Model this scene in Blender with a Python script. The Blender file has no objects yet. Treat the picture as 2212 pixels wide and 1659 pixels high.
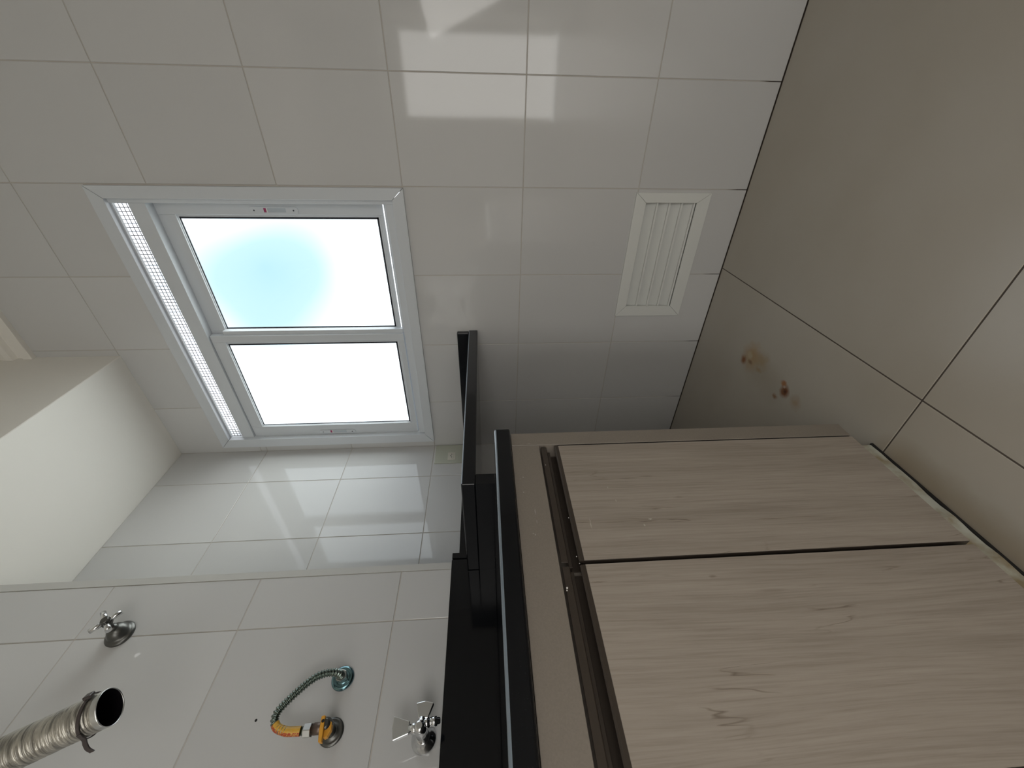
import bpy, bmesh, math, random
from mathutils import Vector, Matrix
random.seed(7)
S = 1.475            # metres per survey unit (camera-to-window-wall distance = 1 unit)
H = 0.628            # eye height in units
D = bpy.data
COL = bpy.context.scene.collection
scene = bpy.context.scene

def P(x, y, z):      # survey units (eye at origin) -> metres, floor at z = 0
    return Vector((x * S, y * S, (z + H) * S))

# ------------------------------------------------------------------ camera
cd = D.cameras.new('camera'); cam = D.objects.new('camera', cd); COL.objects.link(cam)
cd.sensor_width = 36.0; cd.sensor_fit = 'HORIZONTAL'
cd.lens = 860.0327 / 2212 * 36.0
cd.clip_start = 0.01; cd.clip_end = 500
R0 = Vector((0.01841189, -0.06513770, -0.99770641))
R1 = Vector((-0.82185391, -0.56927336, 0.02199973))
R2 = Vector((-0.56940069, 0.81956386, -0.06401507))
m = Matrix((R0, -R1, -R2)).transposed().to_4x4(); m.translation = P(0, 0, 0)
cam.matrix_world = m
scene.camera = cam

# ------------------------------------------------------------------ world: partly cloudy sky
w = D.worlds.new('sky'); scene.world = w; w.use_nodes = True
nt = w.node_tree; nt.nodes.clear()
def N(t, typ, **kw):
    n = t.nodes.new(typ)
    for k, v in kw.items(): setattr(n, k, v)
    return n
tc = N(nt, 'ShaderNodeTexCoord')
nz = N(nt, 'ShaderNodeTexNoise'); nz.inputs['Scale'].default_value = 1.8; nz.inputs['Detail'].default_value = 2
# a blue gap between bright clouds
gap = N(nt, 'ShaderNodeVectorMath', operation='DISTANCE'); gap.inputs[1].default_value = (-0.280, 0.847, 0.452)
cl = N(nt, 'ShaderNodeMath', operation='MULTIPLY_ADD'); cl.inputs[1].default_value = 0.45
rp = N(nt, 'ShaderNodeValToRGB')
rp.color_ramp.elements[0].position = 0.26; rp.color_ramp.elements[0].color = (0.485, 0.79, 1.0, 1)
rp.color_ramp.elements[1].position = 0.46; rp.color_ramp.elements[1].color = (1.70, 1.80, 1.95, 1)
mid_ = rp.color_ramp.elements.new(0.36); mid_.color = (0.64, 0.90, 1.05, 1)
gz = N(nt, 'ShaderNodeSeparateXYZ')
gr = N(nt, 'ShaderNodeValToRGB')
gr.color_ramp.elements[0].position = 0.0; gr.color_ramp.elements[0].color = (1, 1, 1, 1)     # ground, then haze over the horizon
gr.color_ramp.elements[1].position = 0.16; gr.color_ramp.elements[1].color = (0, 0, 0, 1)
mx = N(nt, 'ShaderNodeMix', data_type='RGBA')
mx.inputs['B'].default_value = (4.05, 4.12, 4.1, 1)
bg = N(nt, 'ShaderNodeBackground'); ow = N(nt, 'ShaderNodeOutputWorld')
L = nt.links.new
L(tc.outputs['Generated'], nz.inputs['Vector']); L(tc.outputs['Generated'], gap.inputs[0])
L(nz.outputs['Fac'], cl.inputs[0]); L(gap.outputs['Value'], cl.inputs[2]); L(cl.outputs[0], rp.inputs['Fac']); L(tc.outputs['Generated'], gz.inputs['Vector'])
L(gz.outputs['Z'], gr.inputs['Fac']); L(gr.outputs['Color'], mx.inputs['Factor'])
L(rp.outputs['Color'], mx.inputs['A']); L(mx.outputs['Result'], bg.inputs['Color'])
L(bg.outputs['Background'], ow.inputs['Surface'])
bg.inputs['Strength'].default_value = 1.0

# ------------------------------------------------------------------ lights: daylight of the rear doorway, added fill light from the right
def area(name, loc, target, sx, sy, power, color):
    ld = D.lights.new(name, 'AREA'); ld.shape = 'RECTANGLE'; ld.size = sx; ld.size_y = sy
    ld.energy = power; ld.color = color
    o = D.objects.new(name, ld); COL.objects.link(o); o.location = loc
    o.rotation_euler = (Vector(target) - Vector(loc)).to_track_quat('-Z', 'Y').to_euler()
    return o
area('doorway_daylight', P(0.20, -2.09, 0.00), P(0.20, 0, 0.0), 0.80, 1.8, 14, (1.0, 0.985, 0.96))
area('side_fill_light', P(0.62, -.60, -.14), P(-.35, -.35, -.62), 1.35, 1.35, 19, (1.0, 0.975, 0.94))  # added fill lamp that brightens the cabinet and floor

vs = scene.view_settings
vs.view_transform = 'Standard'; vs.look = 'None'; vs.exposure = 0.22; vs.gamma = 1.0
vs.use_curve_mapping = False
scene.cycles.use_denoising = True
scene.cycles.max_bounces = 10; scene.cycles.diffuse_bounces = 6; scene.cycles.glossy_bounces = 5
scene.cycles.transparent_max_bounces = 12
scene.cycles.sample_clamp_indirect = 6
scene.cycles.caustics_reflective = False; scene.cycles.caustics_refractive = False

# ------------------------------------------------------------------ materials
def mat(name, col, rough=0.5, metal=0.0, spec=0.5, coat=0.0):
    m = D.materials.new(name); m.use_nodes = True
    b = m.node_tree.nodes['Principled BSDF']
    b.inputs['Base Color'].default_value = (*col, 1); b.inputs['Roughness'].default_value = rough
    b.inputs['Metallic'].default_value = metal; b.inputs['Specular IOR Level'].default_value = spec
    b.inputs['Coat Weight'].default_value = coat
    return m
def nodes(m): return m.node_tree, m.node_tree.nodes['Principled BSDF']
def noise(t, scale, detail=3, vec=None, rough=0.5, dist=0.0):
    n = N(t, 'ShaderNodeTexNoise'); n.inputs['Scale'].default_value = scale; n.inputs['Detail'].default_value = detail
    n.inputs['Roughness'].default_value = rough; n.inputs['Distortion'].default_value = dist
    if vec is not None: t.links.new(vec, n.inputs['Vector'])
    return n
def ramp(t, src, stops):
    r = N(t, 'ShaderNodeValToRGB'); e = r.color_ramp.elements
    while len(e) < len(stops): e.new(0.5)
    for i, (p, c) in enumerate(stops):
        e[i].position = p; e[i].color = (*c, 1) if len(c) == 3 else c
    t.links.new(src, r.inputs['Fac']); return r
def bump(t, b, src, strength, dist=0.001):
    n = N(t, 'ShaderNodeBump'); n.inputs['Strength'].default_value = strength; n.inputs['Distance'].default_value = dist
    t.links.new(src, n.inputs['Height']); t.links.new(n.outputs['Normal'], b.inputs['Normal']); return n
def wpos(t):
    g = N(t, 'ShaderNodeNewGeometry'); return g.outputs['Position']
def mapping(t, vec, scale=(1, 1, 1), loc=(0, 0, 0)):
    n = N(t, 'ShaderNodeMapping'); n.inputs['Scale'].default_value = scale; n.inputs['Location'].default_value = loc
    t.links.new(vec, n.inputs['Vector']); return n.outputs['Vector']
def mixc(t, fac, a, b):
    n = N(t, 'ShaderNodeMix', data_type='RGBA')
    for sock, v in (('Factor', fac), ('A', a), ('B', b)):
        if isinstance(v, (tuple, float)): n.inputs[sock].default_value = v if isinstance(v, float) else (*v, 1)
        else: t.links.new(v, n.inputs[sock])
    return n.outputs['Result']
def blob(t, pos, c, r, soft=0.5, warp=0.0, wscale=60):
    """0..1 mask of an ellipsoid stain at point c (metres) with radii r"""
    if warp:
        nn = noise(t, wscale, 3, pos)
        s = N(t, 'ShaderNodeVectorMath', operation='SUBTRACT'); t.links.new(nn.outputs['Color'], s.inputs[0]); s.inputs[1].default_value = (.5, .5, .5)
        k = N(t, 'ShaderNodeVectorMath', operation='SCALE'); t.links.new(s.outputs[0], k.inputs[0]); k.inputs['Scale'].default_value = warp
        a = N(t, 'ShaderNodeVectorMath', operation='ADD'); t.links.new(pos, a.inputs[0]); t.links.new(k.outputs[0], a.inputs[1]); pos = a.outputs[0]
    s = N(t, 'ShaderNodeVectorMath', operation='SUBTRACT'); t.links.new(pos, s.inputs[0]); s.inputs[1].default_value = c
    d = N(t, 'ShaderNodeVectorMath', operation='DIVIDE'); t.links.new(s.outputs[0], d.inputs[0]); d.inputs[1].default_value = r
    l = N(t, 'ShaderNodeVectorMath', operation='LENGTH'); t.links.new(d.outputs[0], l.inputs[0])
    m = N(t, 'ShaderNodeMapRange'); t.links.new(l.outputs['Value'], m.inputs['Value'])
    m.inputs['From Min'].default_value = 1.0; m.inputs['From Max'].default_value = 1.0 - soft
    return m.outputs['Result']

def tile_mat(name, col, rough):
    m = mat(name, col, rough); t, b = nodes(m)
    oi = N(t, 'ShaderNodeObjectInfo')
    r = ramp(t, oi.outputs['Random'], [(0, tuple(c * 0.965 for c in col)), (1, tuple(min(1, c * 1.03) for c in col))])
    t.links.new(r.outputs['Color'], b.inputs['Base Color'])
    n = noise(t, 3.0, 1, wpos(t)); bump(t, b, n.outputs['Fac'], 0.05, 0.004)
    return m
M_TILE = tile_mat('glazed_wall_tile', (0.555, 0.555, 0.55), 0.055)
def grout_mat():
    m = mat('wall_grout', (0.49, 0.46, 0.42), 0.9); t, b = nodes(m); p = wpos(t)
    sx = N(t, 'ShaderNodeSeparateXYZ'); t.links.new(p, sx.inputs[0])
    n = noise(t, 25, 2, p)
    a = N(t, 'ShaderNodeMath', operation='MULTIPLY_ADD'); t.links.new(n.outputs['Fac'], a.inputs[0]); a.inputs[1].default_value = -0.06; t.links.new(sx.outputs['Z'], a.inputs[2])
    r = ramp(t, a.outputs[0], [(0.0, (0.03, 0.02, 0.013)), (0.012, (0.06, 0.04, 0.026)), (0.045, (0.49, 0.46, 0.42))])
    t.links.new(r.outputs['Color'], b.inputs['Base Color']); return m
M_GROUT = grout_mat()
M_PLASTER = mat('white_ceiling_paint', (0.78, 0.76, 0.712), 0.9)
t, b = nodes(M_PLASTER); bump(t, b, noise(t, 140, 3, wpos(t)).outputs['Fac'], 0.15, 0.001)
M_PAINT = mat('white_room_paint', (0.74, 0.72, 0.68), 0.9)

def floor_mat():
    m = mat('beige_porcelain_floor', (0.40, 0.36, 0.30), 0.34); t, b = nodes(m); p = wpos(t)
    oi = N(t, 'ShaderNodeObjectInfo')
    n1 = noise(t, 2.2, 3, p, 0.5); n2 = noise(t, 60, 3, p)
    c1 = ramp(t, n1.outputs['Fac'], [(0.25, (0.415, 0.375, 0.315)), (0.5, (0.445, 0.41, 0.352)), (0.8, (0.475, 0.445, 0.395))])
    c = c1.outputs['Color']
    def F(x, y): q = P(x, y, -H); return (q.x, q.y, 0)
    def add(c, x, y, rx, ry, col, amt, soft=0.7, warp=0.02, ws=60):
        bm_ = blob(t, p, F(x, y), (rx, ry, 0.1), soft, warp, ws)
        k = N(t, 'ShaderNodeMath', operation='MULTIPLY'); t.links.new(bm_, k.inputs[0]); k.inputs[1].default_value = amt
        return mixc(t, k.outputs[0], c, col)
    c = add(c, -.474, .770, .062, .060, (0.42, 0.26, 0.10), .75, .8, .03, 40)
    c = add(c, -.474, .779, .019, .018, (0.50, 0.42, 0.29), .8, .6, .01)
    c = add(c, -.494, .794, .020, .018, (0.24, 0.085, 0.02), .95, .7, .01)
    c = add(c, -.4865, .770, .010, .016, (0.14, 0.055, 0.015), .7, .8, .006)
    c = add(c, -.463, .735, .040, .044, (0.36, 0.25, 0.11), .6, .9, .03, 40)
    c = add(c, -.487, .735, .012, .022, (0.34, 0.19, 0.06), .6, .9, .01)
    c = add(c, -.4815, .643, .026, .024, (0.20, 0.065, 0.015), .95, .6, .012)
    c = add(c, -.4815, .642, .010, .010, (0.05, 0.012, 0.006), .8, .8, .004)
    c = add(c, -.4685, .6535, .013, .015, (0.36, 0.14, 0.04), .9, .6, .01)
    c = add(c, -.4735, .6485, .006, .007, (0.5, 0.42, 0.36), .7, .7, .002)
    c = add(c, -.507, .661, .012, .014, (0.22, 0.10, 0.035), .85, .7, .01)
    c = add(c, -.484, .607, .028, .030, (0.36, 0.24, 0.12), .55, .9, .02)
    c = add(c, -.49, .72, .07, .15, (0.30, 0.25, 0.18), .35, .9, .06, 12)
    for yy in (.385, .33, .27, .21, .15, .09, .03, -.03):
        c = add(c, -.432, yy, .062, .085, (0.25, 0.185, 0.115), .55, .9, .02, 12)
    t.links.new(c, b.inputs['Base Color'])
    b.inputs['Roughness'].default_value = 0.27
    return m
M_FLOOR = floor_mat()
M_FGROUT = mat('dark_floor_grout', (0.105, 0.088, 0.074), 0.95)

def granite():
    m = mat('black_granite', (0.010, 0.011, 0.013), 0.09, 0, 0.35); t, b = nodes(m); p = wpos(t)
    v = noise(t, 700, 2, p); r = ramp(t, v.outputs['Fac'], [(0.62, (0.0042, 0.0048, 0.0062)), (0.80, (0.011, 0.012, 0.015))])
    s = N(t, 'ShaderNodeTexVoronoi'); s.inputs['Scale'].default_value = 26; t.links.new(p, s.inputs['Vector'])
    sr = ramp(t, s.outputs['Distance'], [(0.0, (1, 1, 1)), (0.020, (0, 0, 0))])
    gate = ramp(t, noise(t, 9, 1, p).outputs['Fac'], [(0.62, (0, 0, 0)), (0.64, (1, 1, 1))])
    k = N(t, 'ShaderNodeMath', operation='MULTIPLY'); t.links.new(sr.outputs['Color'], k.inputs[0]); t.links.new(gate.outputs['Color'], k.inputs[1])
    c = mixc(t, k.outputs[0], r.outputs['Color'], (0.38, 0.37, 0.36))
    t.links.new(c, b.inputs['Base Color']); return m
M_STONE = granite()

M_EDGE_GLINT = mat('painted_edge_highlight', (0.17, 0.21, 0.25), 0.22, 0, 1.0)  # window highlight along the granite edges, painted as a paler colour
def edge_highlight(o):
    o.data.materials.append(M_EDGE_GLINT); k = len(o.data.materials) - 1
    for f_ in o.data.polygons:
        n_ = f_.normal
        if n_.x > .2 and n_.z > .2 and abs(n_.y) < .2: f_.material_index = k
def yz_marks(t, p, c, X, marks, col, wp=.004, ws=300):
    for (y, z, ry, rz, a) in marks:
        q = P(X, y, z)
        bm_ = blob(t, p, (q.x, q.y, q.z), (0.05, ry, rz), .7, wp, ws)
        k = N(t, 'ShaderNodeMath', operation='MULTIPLY'); t.links.new(bm_, k.inputs[0]); k.inputs[1].default_value = a
        c = mixc(t, k.outputs[0], c, col)
    return c
XC = -0.418          # cabinet front plane
def wood():
    m = mat('pale_oak_laminate', (0.36, 0.32, 0.27), 0.42); t, b = nodes(m); p = wpos(t)
    oi = N(t, 'ShaderNodeObjectInfo')
    off = N(t, 'ShaderNodeVectorMath', operation='SCALE'); off.inputs[0].default_value = (3, 7, 5); t.links.new(oi.outputs['Random'], off.inputs['Scale'])
    ad = N(t, 'ShaderNodeVectorMath', operation='ADD'); t.links.new(p, ad.inputs[0]); t.links.new(off.outputs[0], ad.inputs[1])
    pv = ad.outputs[0]
    warp = noise(t, 2.2, 2, mapping(t, pv, (1, 2, 0.6)))
    wv = N(t, 'ShaderNodeVectorMath', operation='SCALE'); t.links.new(warp.outputs['Color'], wv.inputs[0]); wv.inputs['Scale'].default_value = 0.045
    a2 = N(t, 'ShaderNodeVectorMath', operation='ADD'); t.links.new(pv, a2.inputs[0]); t.links.new(wv.outputs[0], a2.inputs[1])
    fine = noise(t, 1.0, 6, mapping(t, a2.outputs[0], (4, 260, 7)), 0.65)
    broad = noise(t, 1.0, 4, mapping(t, a2.outputs[0], (2, 26, 1.6)), 0.55)
    c = ramp(t, fine.outputs['Fac'], [(0.30, (0.262, 0.224, 0.188)), (0.5, (0.322, 0.280, 0.238)), (0.72, (0.362, 0.320, 0.276))]).outputs['Color']
    bc = ramp(t, broad.outputs['Fac'], [(0.30, (0.72, 0.70, 0.68)), (0.62, (1.04, 1.04, 1.04))])
    mm = N(t, 'ShaderNodeMix', data_type='RGBA', blend_type='MULTIPLY'); mm.inputs['Factor'].default_value = 0.5
    t.links.new(c, mm.inputs['A']); t.links.new(bc.outputs['Color'], mm.inputs['B']); c = mm.outputs['Result']
    # thin dark cracks running with the grain
    cr = noise(t, 1.0, 3, mapping(t, a2.outputs[0], (1, 34, 3.2), (9, 4, 2)), 0.5)
    band = ramp(t, cr.outputs['Fac'], [(0.488, (0, 0, 0)), (0.5, (1, 1, 1)), (0.512, (0, 0, 0))])
    gate = ramp(t, noise(t, 1.0, 2, mapping(t, a2.outputs[0], (2, 9, 6.5), (3, 8, 1))).outputs['Fac'], [(0.57, (0, 0, 0)), (0.66, (1, 1, 1))])
    k = N(t, 'ShaderNodeMath', operation='MULTIPLY'); t.links.new(band.outputs['Color'], k.inputs[0]); t.links.new(gate.outputs['Color'], k.inputs[1])
    k2 = N(t, 'ShaderNodeMath', operation='MULTIPLY'); t.links.new(k.outputs[0], k2.inputs[0]); k2.inputs[1].default_value = 0.75
    c = mixc(t, k2.outputs[0], c, (0.13, 0.10, 0.075))
    c = yz_marks(t, p, c, XC, [(.297, -.124, .012, .0012, .5), (.352, -.16, .004, .0012, .4), (.33, -.165, .004, .0012, .35),
                                (.300, -.20, .0018, .005, .6), (.292, -.19, .003, .0015, .5), (.115, -.105, .0015, .003, .6)], (0.62, 0.58, 0.52))
    c = yz_marks(t, p, c, XC, [(.3662, -.158, .0012, .030, .55), (.3668, -.192, .0012, .030, .7), (.3695, -.219, .0012, .022, .7), (.2995, -.116, .0013, .018, .7), (.2980, -.150, .0012, .040, .55),
                                (.2970, -.196, .0013, .022, .75), (.2980, -.228, .0012, .014, .6), (.2240, -.115, .0013, .018, .7), (.2925, -.352, .0012, .035, .7), (.2935, -.400, .0012, .050, .5),
                                (.2235, -.243, .0030, .008, .55), (.3315, -.250, .0030, .012, .3), (.205, -.30, .004, .03, .3), (.17, -.22, .003, .05, .25)], (0.135, 0.105, 0.080), .0022, 90)
    t.links.new(c, b.inputs['Base Color'])
    bump(t, b, fine.outputs['Fac'], 0.12, 0.0008); return m
M_WOOD = wood()
def taupe():
    m = mat('taupe_laminate', (0.215, 0.187, 0.158), 0.38); t, b = nodes(m); p = wpos(t)
    n = noise(t, 400, 2, p)
    c = ramp(t, n.outputs['Fac'], [(0.3, (0.205, 0.178, 0.150)), (0.7, (0.226, 0.197, 0.167))]).outputs['Color']
    c = yz_marks(t, p, c, XC, [(.376, -.0475, .002, .0014, .5), (.373, -.0435, .001, .002, .5), (.318, -.058, .009, .0012, .28), (.303, -.0585, .005, .0014, .2),
                                (.287, -.052, .0013, .003, .35), (.285, -.0545, .002, .0013, .35), (.442, -.062, .0008, .004, .4), (.35, -.046, .0012, .0012, .7)], (0.62, 0.60, 0.56))
    t.links.new(c, b.inputs['Base Color']); return m
M_TAUPE = taupe()
M_PROFILE = mat('dark_bronze_profile', (0.058, 0.046, 0.037), 0.30, 0.3)
M_GAP = mat('dark_recess', (0.008, 0.007, 0.006), 0.9)
M_CHIP = mat('white_paint_chip', (0.75, 0.73, 0.70), 0.6)
M_ALU = mat('white_powder_coated_aluminium', (0.59, 0.62, 0.65), 0.32)
M_TRIM = mat('grey_white_corner_profile', (0.52, 0.52, 0.50), 0.4)
M_VENT = mat('white_vent_enamel', (0.66, 0.67, 0.645), 0.42)
t, b = nodes(M_VENT)
M_GASKET = mat('black_glazing_gasket', (0.015, 0.017, 0.025), 0.6)
M_MESH = mat('bronze_mesh', (0.055, 0.04, 0.03), 0.5)
M_SCREW = mat('dark_screw_hole', (0.05, 0.06, 0.075), 0.6)
M_RED = mat('crimson_tab', (0.32, 0.035, 0.12), 0.4)
M_PLATE = mat('cream_plastic', (0.50, 0.52, 0.44), 0.35)
M_SOCKET = mat('ivory_plastic', (0.66, 0.64, 0.57), 0.35)
M_CHROME = mat('chrome', (0.72, 0.73, 0.74), 0.10, 1.0)
M_OLDCHROME = mat('dulled_chrome', (0.36, 0.37, 0.36), 0.24, 1.0)
M_DARKCHROME = mat('grimy_chrome', (0.125, 0.125, 0.118), 0.34, 0.9)
M_BLUECHROME = mat('blue_tinted_chrome', (0.17, 0.29, 0.32), 0.20, 1.0)
M_STEEL = mat('zinc_plated_hose', (0.20, 0.24, 0.215), 0.27, 1.0)
M_NUT = mat('galvanised_nut', (0.62, 0.63, 0.62), 0.28, 1.0)
M_BRASS = mat('brown_brass_neck', (0.16, 0.12, 0.10), 0.4, 0.8)
M_YELLOW = mat('yellow_enamel_lever', (0.68, 0.32, 0.03), 0.45)
M_TIE = mat('dark_cable_tie', (0.045, 0.035, 0.033), 0.4)
M_DARKIN = mat('black_duct_lining', (0.006, 0.005, 0.006), 0.25)
def sleeve():
    m = mat('printed_sleeve', (0.75, 0.45, 0.06), 0.4); t, b = nodes(m); p = wpos(t)
    tx = N(t, 'ShaderNodeTexCoord')
    sx = N(t, 'ShaderNodeSeparateXYZ'); t.links.new(tx.outputs['UV'], sx.inputs[0])
    r = ramp(t, sx.outputs['Y'], [(0.0, (0.72, 0.50, 0.16)), (0.30, (0.66, 0.36, 0.04)), (0.54, (0.40, 0.045, 0.015)), (0.76, (0.66, 0.36, 0.04)), (0.86, (0.70, 0.56, 0.25))])
    r.color_ramp.interpolation = 'CONSTANT'
    n = noise(t, 420, 3, p); f = ramp(t, n.outputs['Fac'], [(0.5, (0, 0, 0)), (0.62, (1, 1, 1))])
    t.links.new(mixc(t, f.outputs['Color'], r.outputs['Color'], (0.62, 0.40, 0.09)), b.inputs['Base Color']); return m
M_SLEEVE = sleeve()
def foil():
    m = mat('creased_foil', (0.60, 0.58, 0.53), 0.32, 0.95); t, b = nodes(m)
    tx = N(t, 'ShaderNodeTexCoord'); p = mapping(t, tx.outputs['UV'], (150, 4, 1))
    n = noise(t, 1.0, 4, p, 0.6, 1.2)
    c = ramp(t, n.outputs['Fac'], [(0.35, (0.24, 0.23, 0.21)), (0.55, (0.52, 0.50, 0.45)), (0.75, (0.72, 0.69, 0.63))])
    t.links.new(c.outputs['Color'], b.inputs['Base Color']); bump(t, b, n.outputs['Fac'], 0.9, 0.002); return m
M_FOIL = foil()
def glass():
    m = D.materials.new('clear_window_glass'); m.use_nodes = True; t = m.node_tree; t.nodes.clear()
    tr = N(t, 'ShaderNodeBsdfTransparent'); tr.inputs['Color'].default_value = (0.96, 0.985, 0.98, 1)
    gl = N(t, 'ShaderNodeBsdfGlossy'); gl.inputs['Roughness'].default_value = 0.0
    fr = N(t, 'ShaderNodeFresnel'); fr.inputs['IOR'].default_value = 1.45
    mx = N(t, 'ShaderNodeMixShader'); o = N(t, 'ShaderNodeOutputMaterial')
    ge = N(t, 'ShaderNodeNewGeometry'); iv = N(t, 'ShaderNodeMath', operation='SUBTRACT'); iv.inputs[0].default_value = 1.0
    t.links.new(ge.outputs['Backfacing'], iv.inputs[1])      # a thin pane reflects once, at its outer faces
    ml = N(t, 'ShaderNodeMath', operation='MULTIPLY'); t.links.new(fr.outputs[0], ml.inputs[0]); t.links.new(iv.outputs[0], ml.inputs[1])
    t.links.new(ml.outputs[0], mx.inputs[0]); t.links.new(tr.outputs[0], mx.inputs[1]); t.links.new(gl.outputs[0], mx.inputs[2])
    t.links.new(mx.outputs[0], o.inputs['Surface']); return m
M_GLASS = glass()
M_PLINTH = mat('whitewashed_mortar', (0.40, 0.40, 0.34), 0.9)
t, b = nodes(M_PLINTH); p = wpos(t); n = noise(t, 18, 4, p)
c = ramp(t, n.outputs['Fac'], [(0.38, (0.25, 0.20, 0.12)), (0.5, (0.36, 0.34, 0.27)), (0.62, (0.46, 0.47, 0.41))])
t.links.new(c.outputs['Color'], b.inputs['Base Color']); bump(t, b, n.outputs['Fac'], 0.6, 0.003)

# ------------------------------------------------------------------ mesh helpers
class MB:
    """collects shapes (metres, world axes) into one bmesh; build() links one object"""
    def __init__(s): s.bm = bmesh.new(); s.mats = []; s.uv = s.bm.loops.layers.uv.new('UVMap')
    def mi(s, m):
        if m not in s.mats: s.mats.append(m)
        return s.mats.index(m)
    def _fin(s, verts, faces, m, bev=0.0, seg=2, smooth=False):
        i = s.mi(m)
        for f in faces: f.material_index = i; f.smooth = smooth
        if bev:
            es = list({e for f in faces for e in f.edges})
            r = bmesh.ops.bevel(s.bm, geom=es, offset=bev, segments=seg, affect='EDGES', profile=0.5, clamp_overlap=True)
            for f in r['faces']: f.material_index = i; f.smooth = False
    def box(s, a, b, m, bev=0.0, seg=2):
        x0, x1 = sorted((a[0], b[0])); y0, y1 = sorted((a[1], b[1])); z0, z1 = sorted((a[2], b[2]))
        v = [s.bm.verts.new(c) for c in ((x0,y0,z0),(x1,y0,z0),(x1,y1,z0),(x0,y1,z0),(x0,y0,z1),(x1,y0,z1),(x1,y1,z1),(x0,y1,z1))]
        f = [s.bm.faces.new([v[i] for i in q]) for q in ((0,3,2,1),(4,5,6,7),(0,1,5,4),(1,2,6,5),(2,3,7,6),(3,0,4,7))]
        s._fin(v, f, m, bev, seg); return s
    def prism(s, pts, ext, m, bev=0.0, seg=1):
        """pts: 3-D polygon, ext: extrusion vector"""
        ext = Vector(ext)
        a = [s.bm.verts.new(Vector(q)) for q in pts]; b = [s.bm.verts.new(Vector(q) + ext) for q in pts]
        n = len(pts); f = [s.bm.faces.new(a), s.bm.faces.new(list(reversed(b)))]
        for i in range(n): f.append(s.bm.faces.new([a[i], b[i], b[(i+1) % n], a[(i+1) % n]]))
        bmesh.ops.recalc_face_normals(s.bm, faces=f)
        s._fin(a + b, f, m, bev, seg); return s
    def tube(s, pts, rad, m, n=16, caps=True, smooth=True, inner=None):
        pts = [Vector(q) for q in pts]
        if not hasattr(rad, '__len__'): rad = [rad] * len(pts)
        T = (pts[1] - pts[0]).normalized(); up = Vector((0, 0, 1)) if abs(T.z) < 0.9 else Vector((0, 1, 0))
        nrm = T.cross(up).normalized(); rings = []
        for k, q in enumerate(pts):
            if k == 0: Tk = (pts[1] - pts[0]).normalized()
            elif k == len(pts) - 1: Tk = (pts[-1] - pts[-2]).normalized()
            else:
                Tk = (pts[k+1] - pts[k-1])
                Tk = Tk.normalized() if Tk.length > 1e-9 else T
            nrm = (nrm - Tk * nrm.dot(Tk)).normalized(); bn = Tk.cross(nrm)
            rings.append([s.bm.verts.new(q + (nrm * math.cos(2*math.pi*j/n) + bn * math.sin(2*math.pi*j/n)) * rad[k]) for j in range(n)])
        faces = []; K = len(rings)
        for k in range(K - 1):
            for j in range(n):
                f = s.bm.faces.new([rings[k][j], rings[k][(j+1) % n], rings[k+1][(j+1) % n], rings[k+1][j]])
                for lp, (u, vv) in zip(f.loops, ((k/K, j/n), (k/K, (j+1)/n), ((k+1)/K, (j+1)/n), ((k+1)/K, j/n))): lp[s.uv].uv = (u, vv)
                faces.append(f)
        cf = []
        if caps:
            cf.append(s.bm.faces.new(list(reversed(rings[0])))); cf.append(s.bm.faces.new(rings[-1]))
        i = s.mi(m)
        for f in faces: f.material_index = i; f.smooth = smooth
        for f in cf: f.material_index = i
        bmesh.ops.recalc_face_normals(s.bm, faces=faces + cf); return s
    def lathe(s, base, axis, prof, m, n=32):
        """prof: [(dist along axis, radius)] ; sharp corners kept by repeating a point"""
        base = Vector(base); axis = Vector(axis).normalized()
        pts = [base + axis * d for d, r in prof]
        up = Vector((0, 0, 1)) if abs(axis.z) < 0.9 else Vector((0, 1, 0))
        a = axis.cross(up).normalized(); b = axis.cross(a)
        rings = [[s.bm.verts.new(q + (a*math.cos(2*math.pi*j/n) + b*math.sin(2*math.pi*j/n)) * max(r, 1e-5)) for j in range(n)] for q, (d, r) in zip(pts, prof)]
        fs = []
        for k in range(len(rings)-1):
            if (pts[k]-pts[k+1]).length < 1e-9 and abs(prof[k][1]-prof[k+1][1]) < 1e-9: continue
            for j in range(n): fs.append(s.bm.faces.new([rings[k][j], rings[k][(j+1)%n], rings[k+1][(j+1)%n], rings[k+1][j]]))
        cf = [s.bm.faces.new(list(reversed(rings[0]))), s.bm.faces.new(rings[-1])]
        i = s.mi(m)
        for f in fs: f.material_index = i; f.smooth = True
        for f in cf: f.material_index = i
        bmesh.ops.recalc_face_normals(s.bm, faces=fs + cf); return s
    def build(s, name, parent=None, origin=None):
        me = D.meshes.new(name); o_ = Vector(origin) if origin is not None else (parent_origin(parent) if parent else Vector((0, 0, 0)))
        bmesh.ops.translate(s.bm, verts=s.bm.verts, vec=-o_)
        s.bm.normal_update(); s.bm.to_mesh(me); s.bm.free()
        for m_ in s.mats: me.materials.append(m_)
        o = D.objects.new(name, me); COL.objects.link(o)
        if parent: o.parent = parent
        else: o.location = o_
        return o
ORIG = {}
def parent_origin(p):
    q = p
    while q.parent: q = q.parent
    return Vector(q.location)
def empty(name, loc, label=None, cat=None, group=None, kind=None):
    o = D.objects.new(name, None); COL.objects.link(o); o.location = loc; o.empty_display_size = 0.05
    tag(o, label, cat, group, kind); return o
def tag(o, label=None, cat=None, group=None, kind=None):
    if label: o['label'] = label
    if cat: o['category'] = cat
    if group: o['group'] = group
    if kind: o['kind'] = kind
    return o
def struct(o, label, cat): return tag(o, label, cat, None, 'structure')

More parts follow.
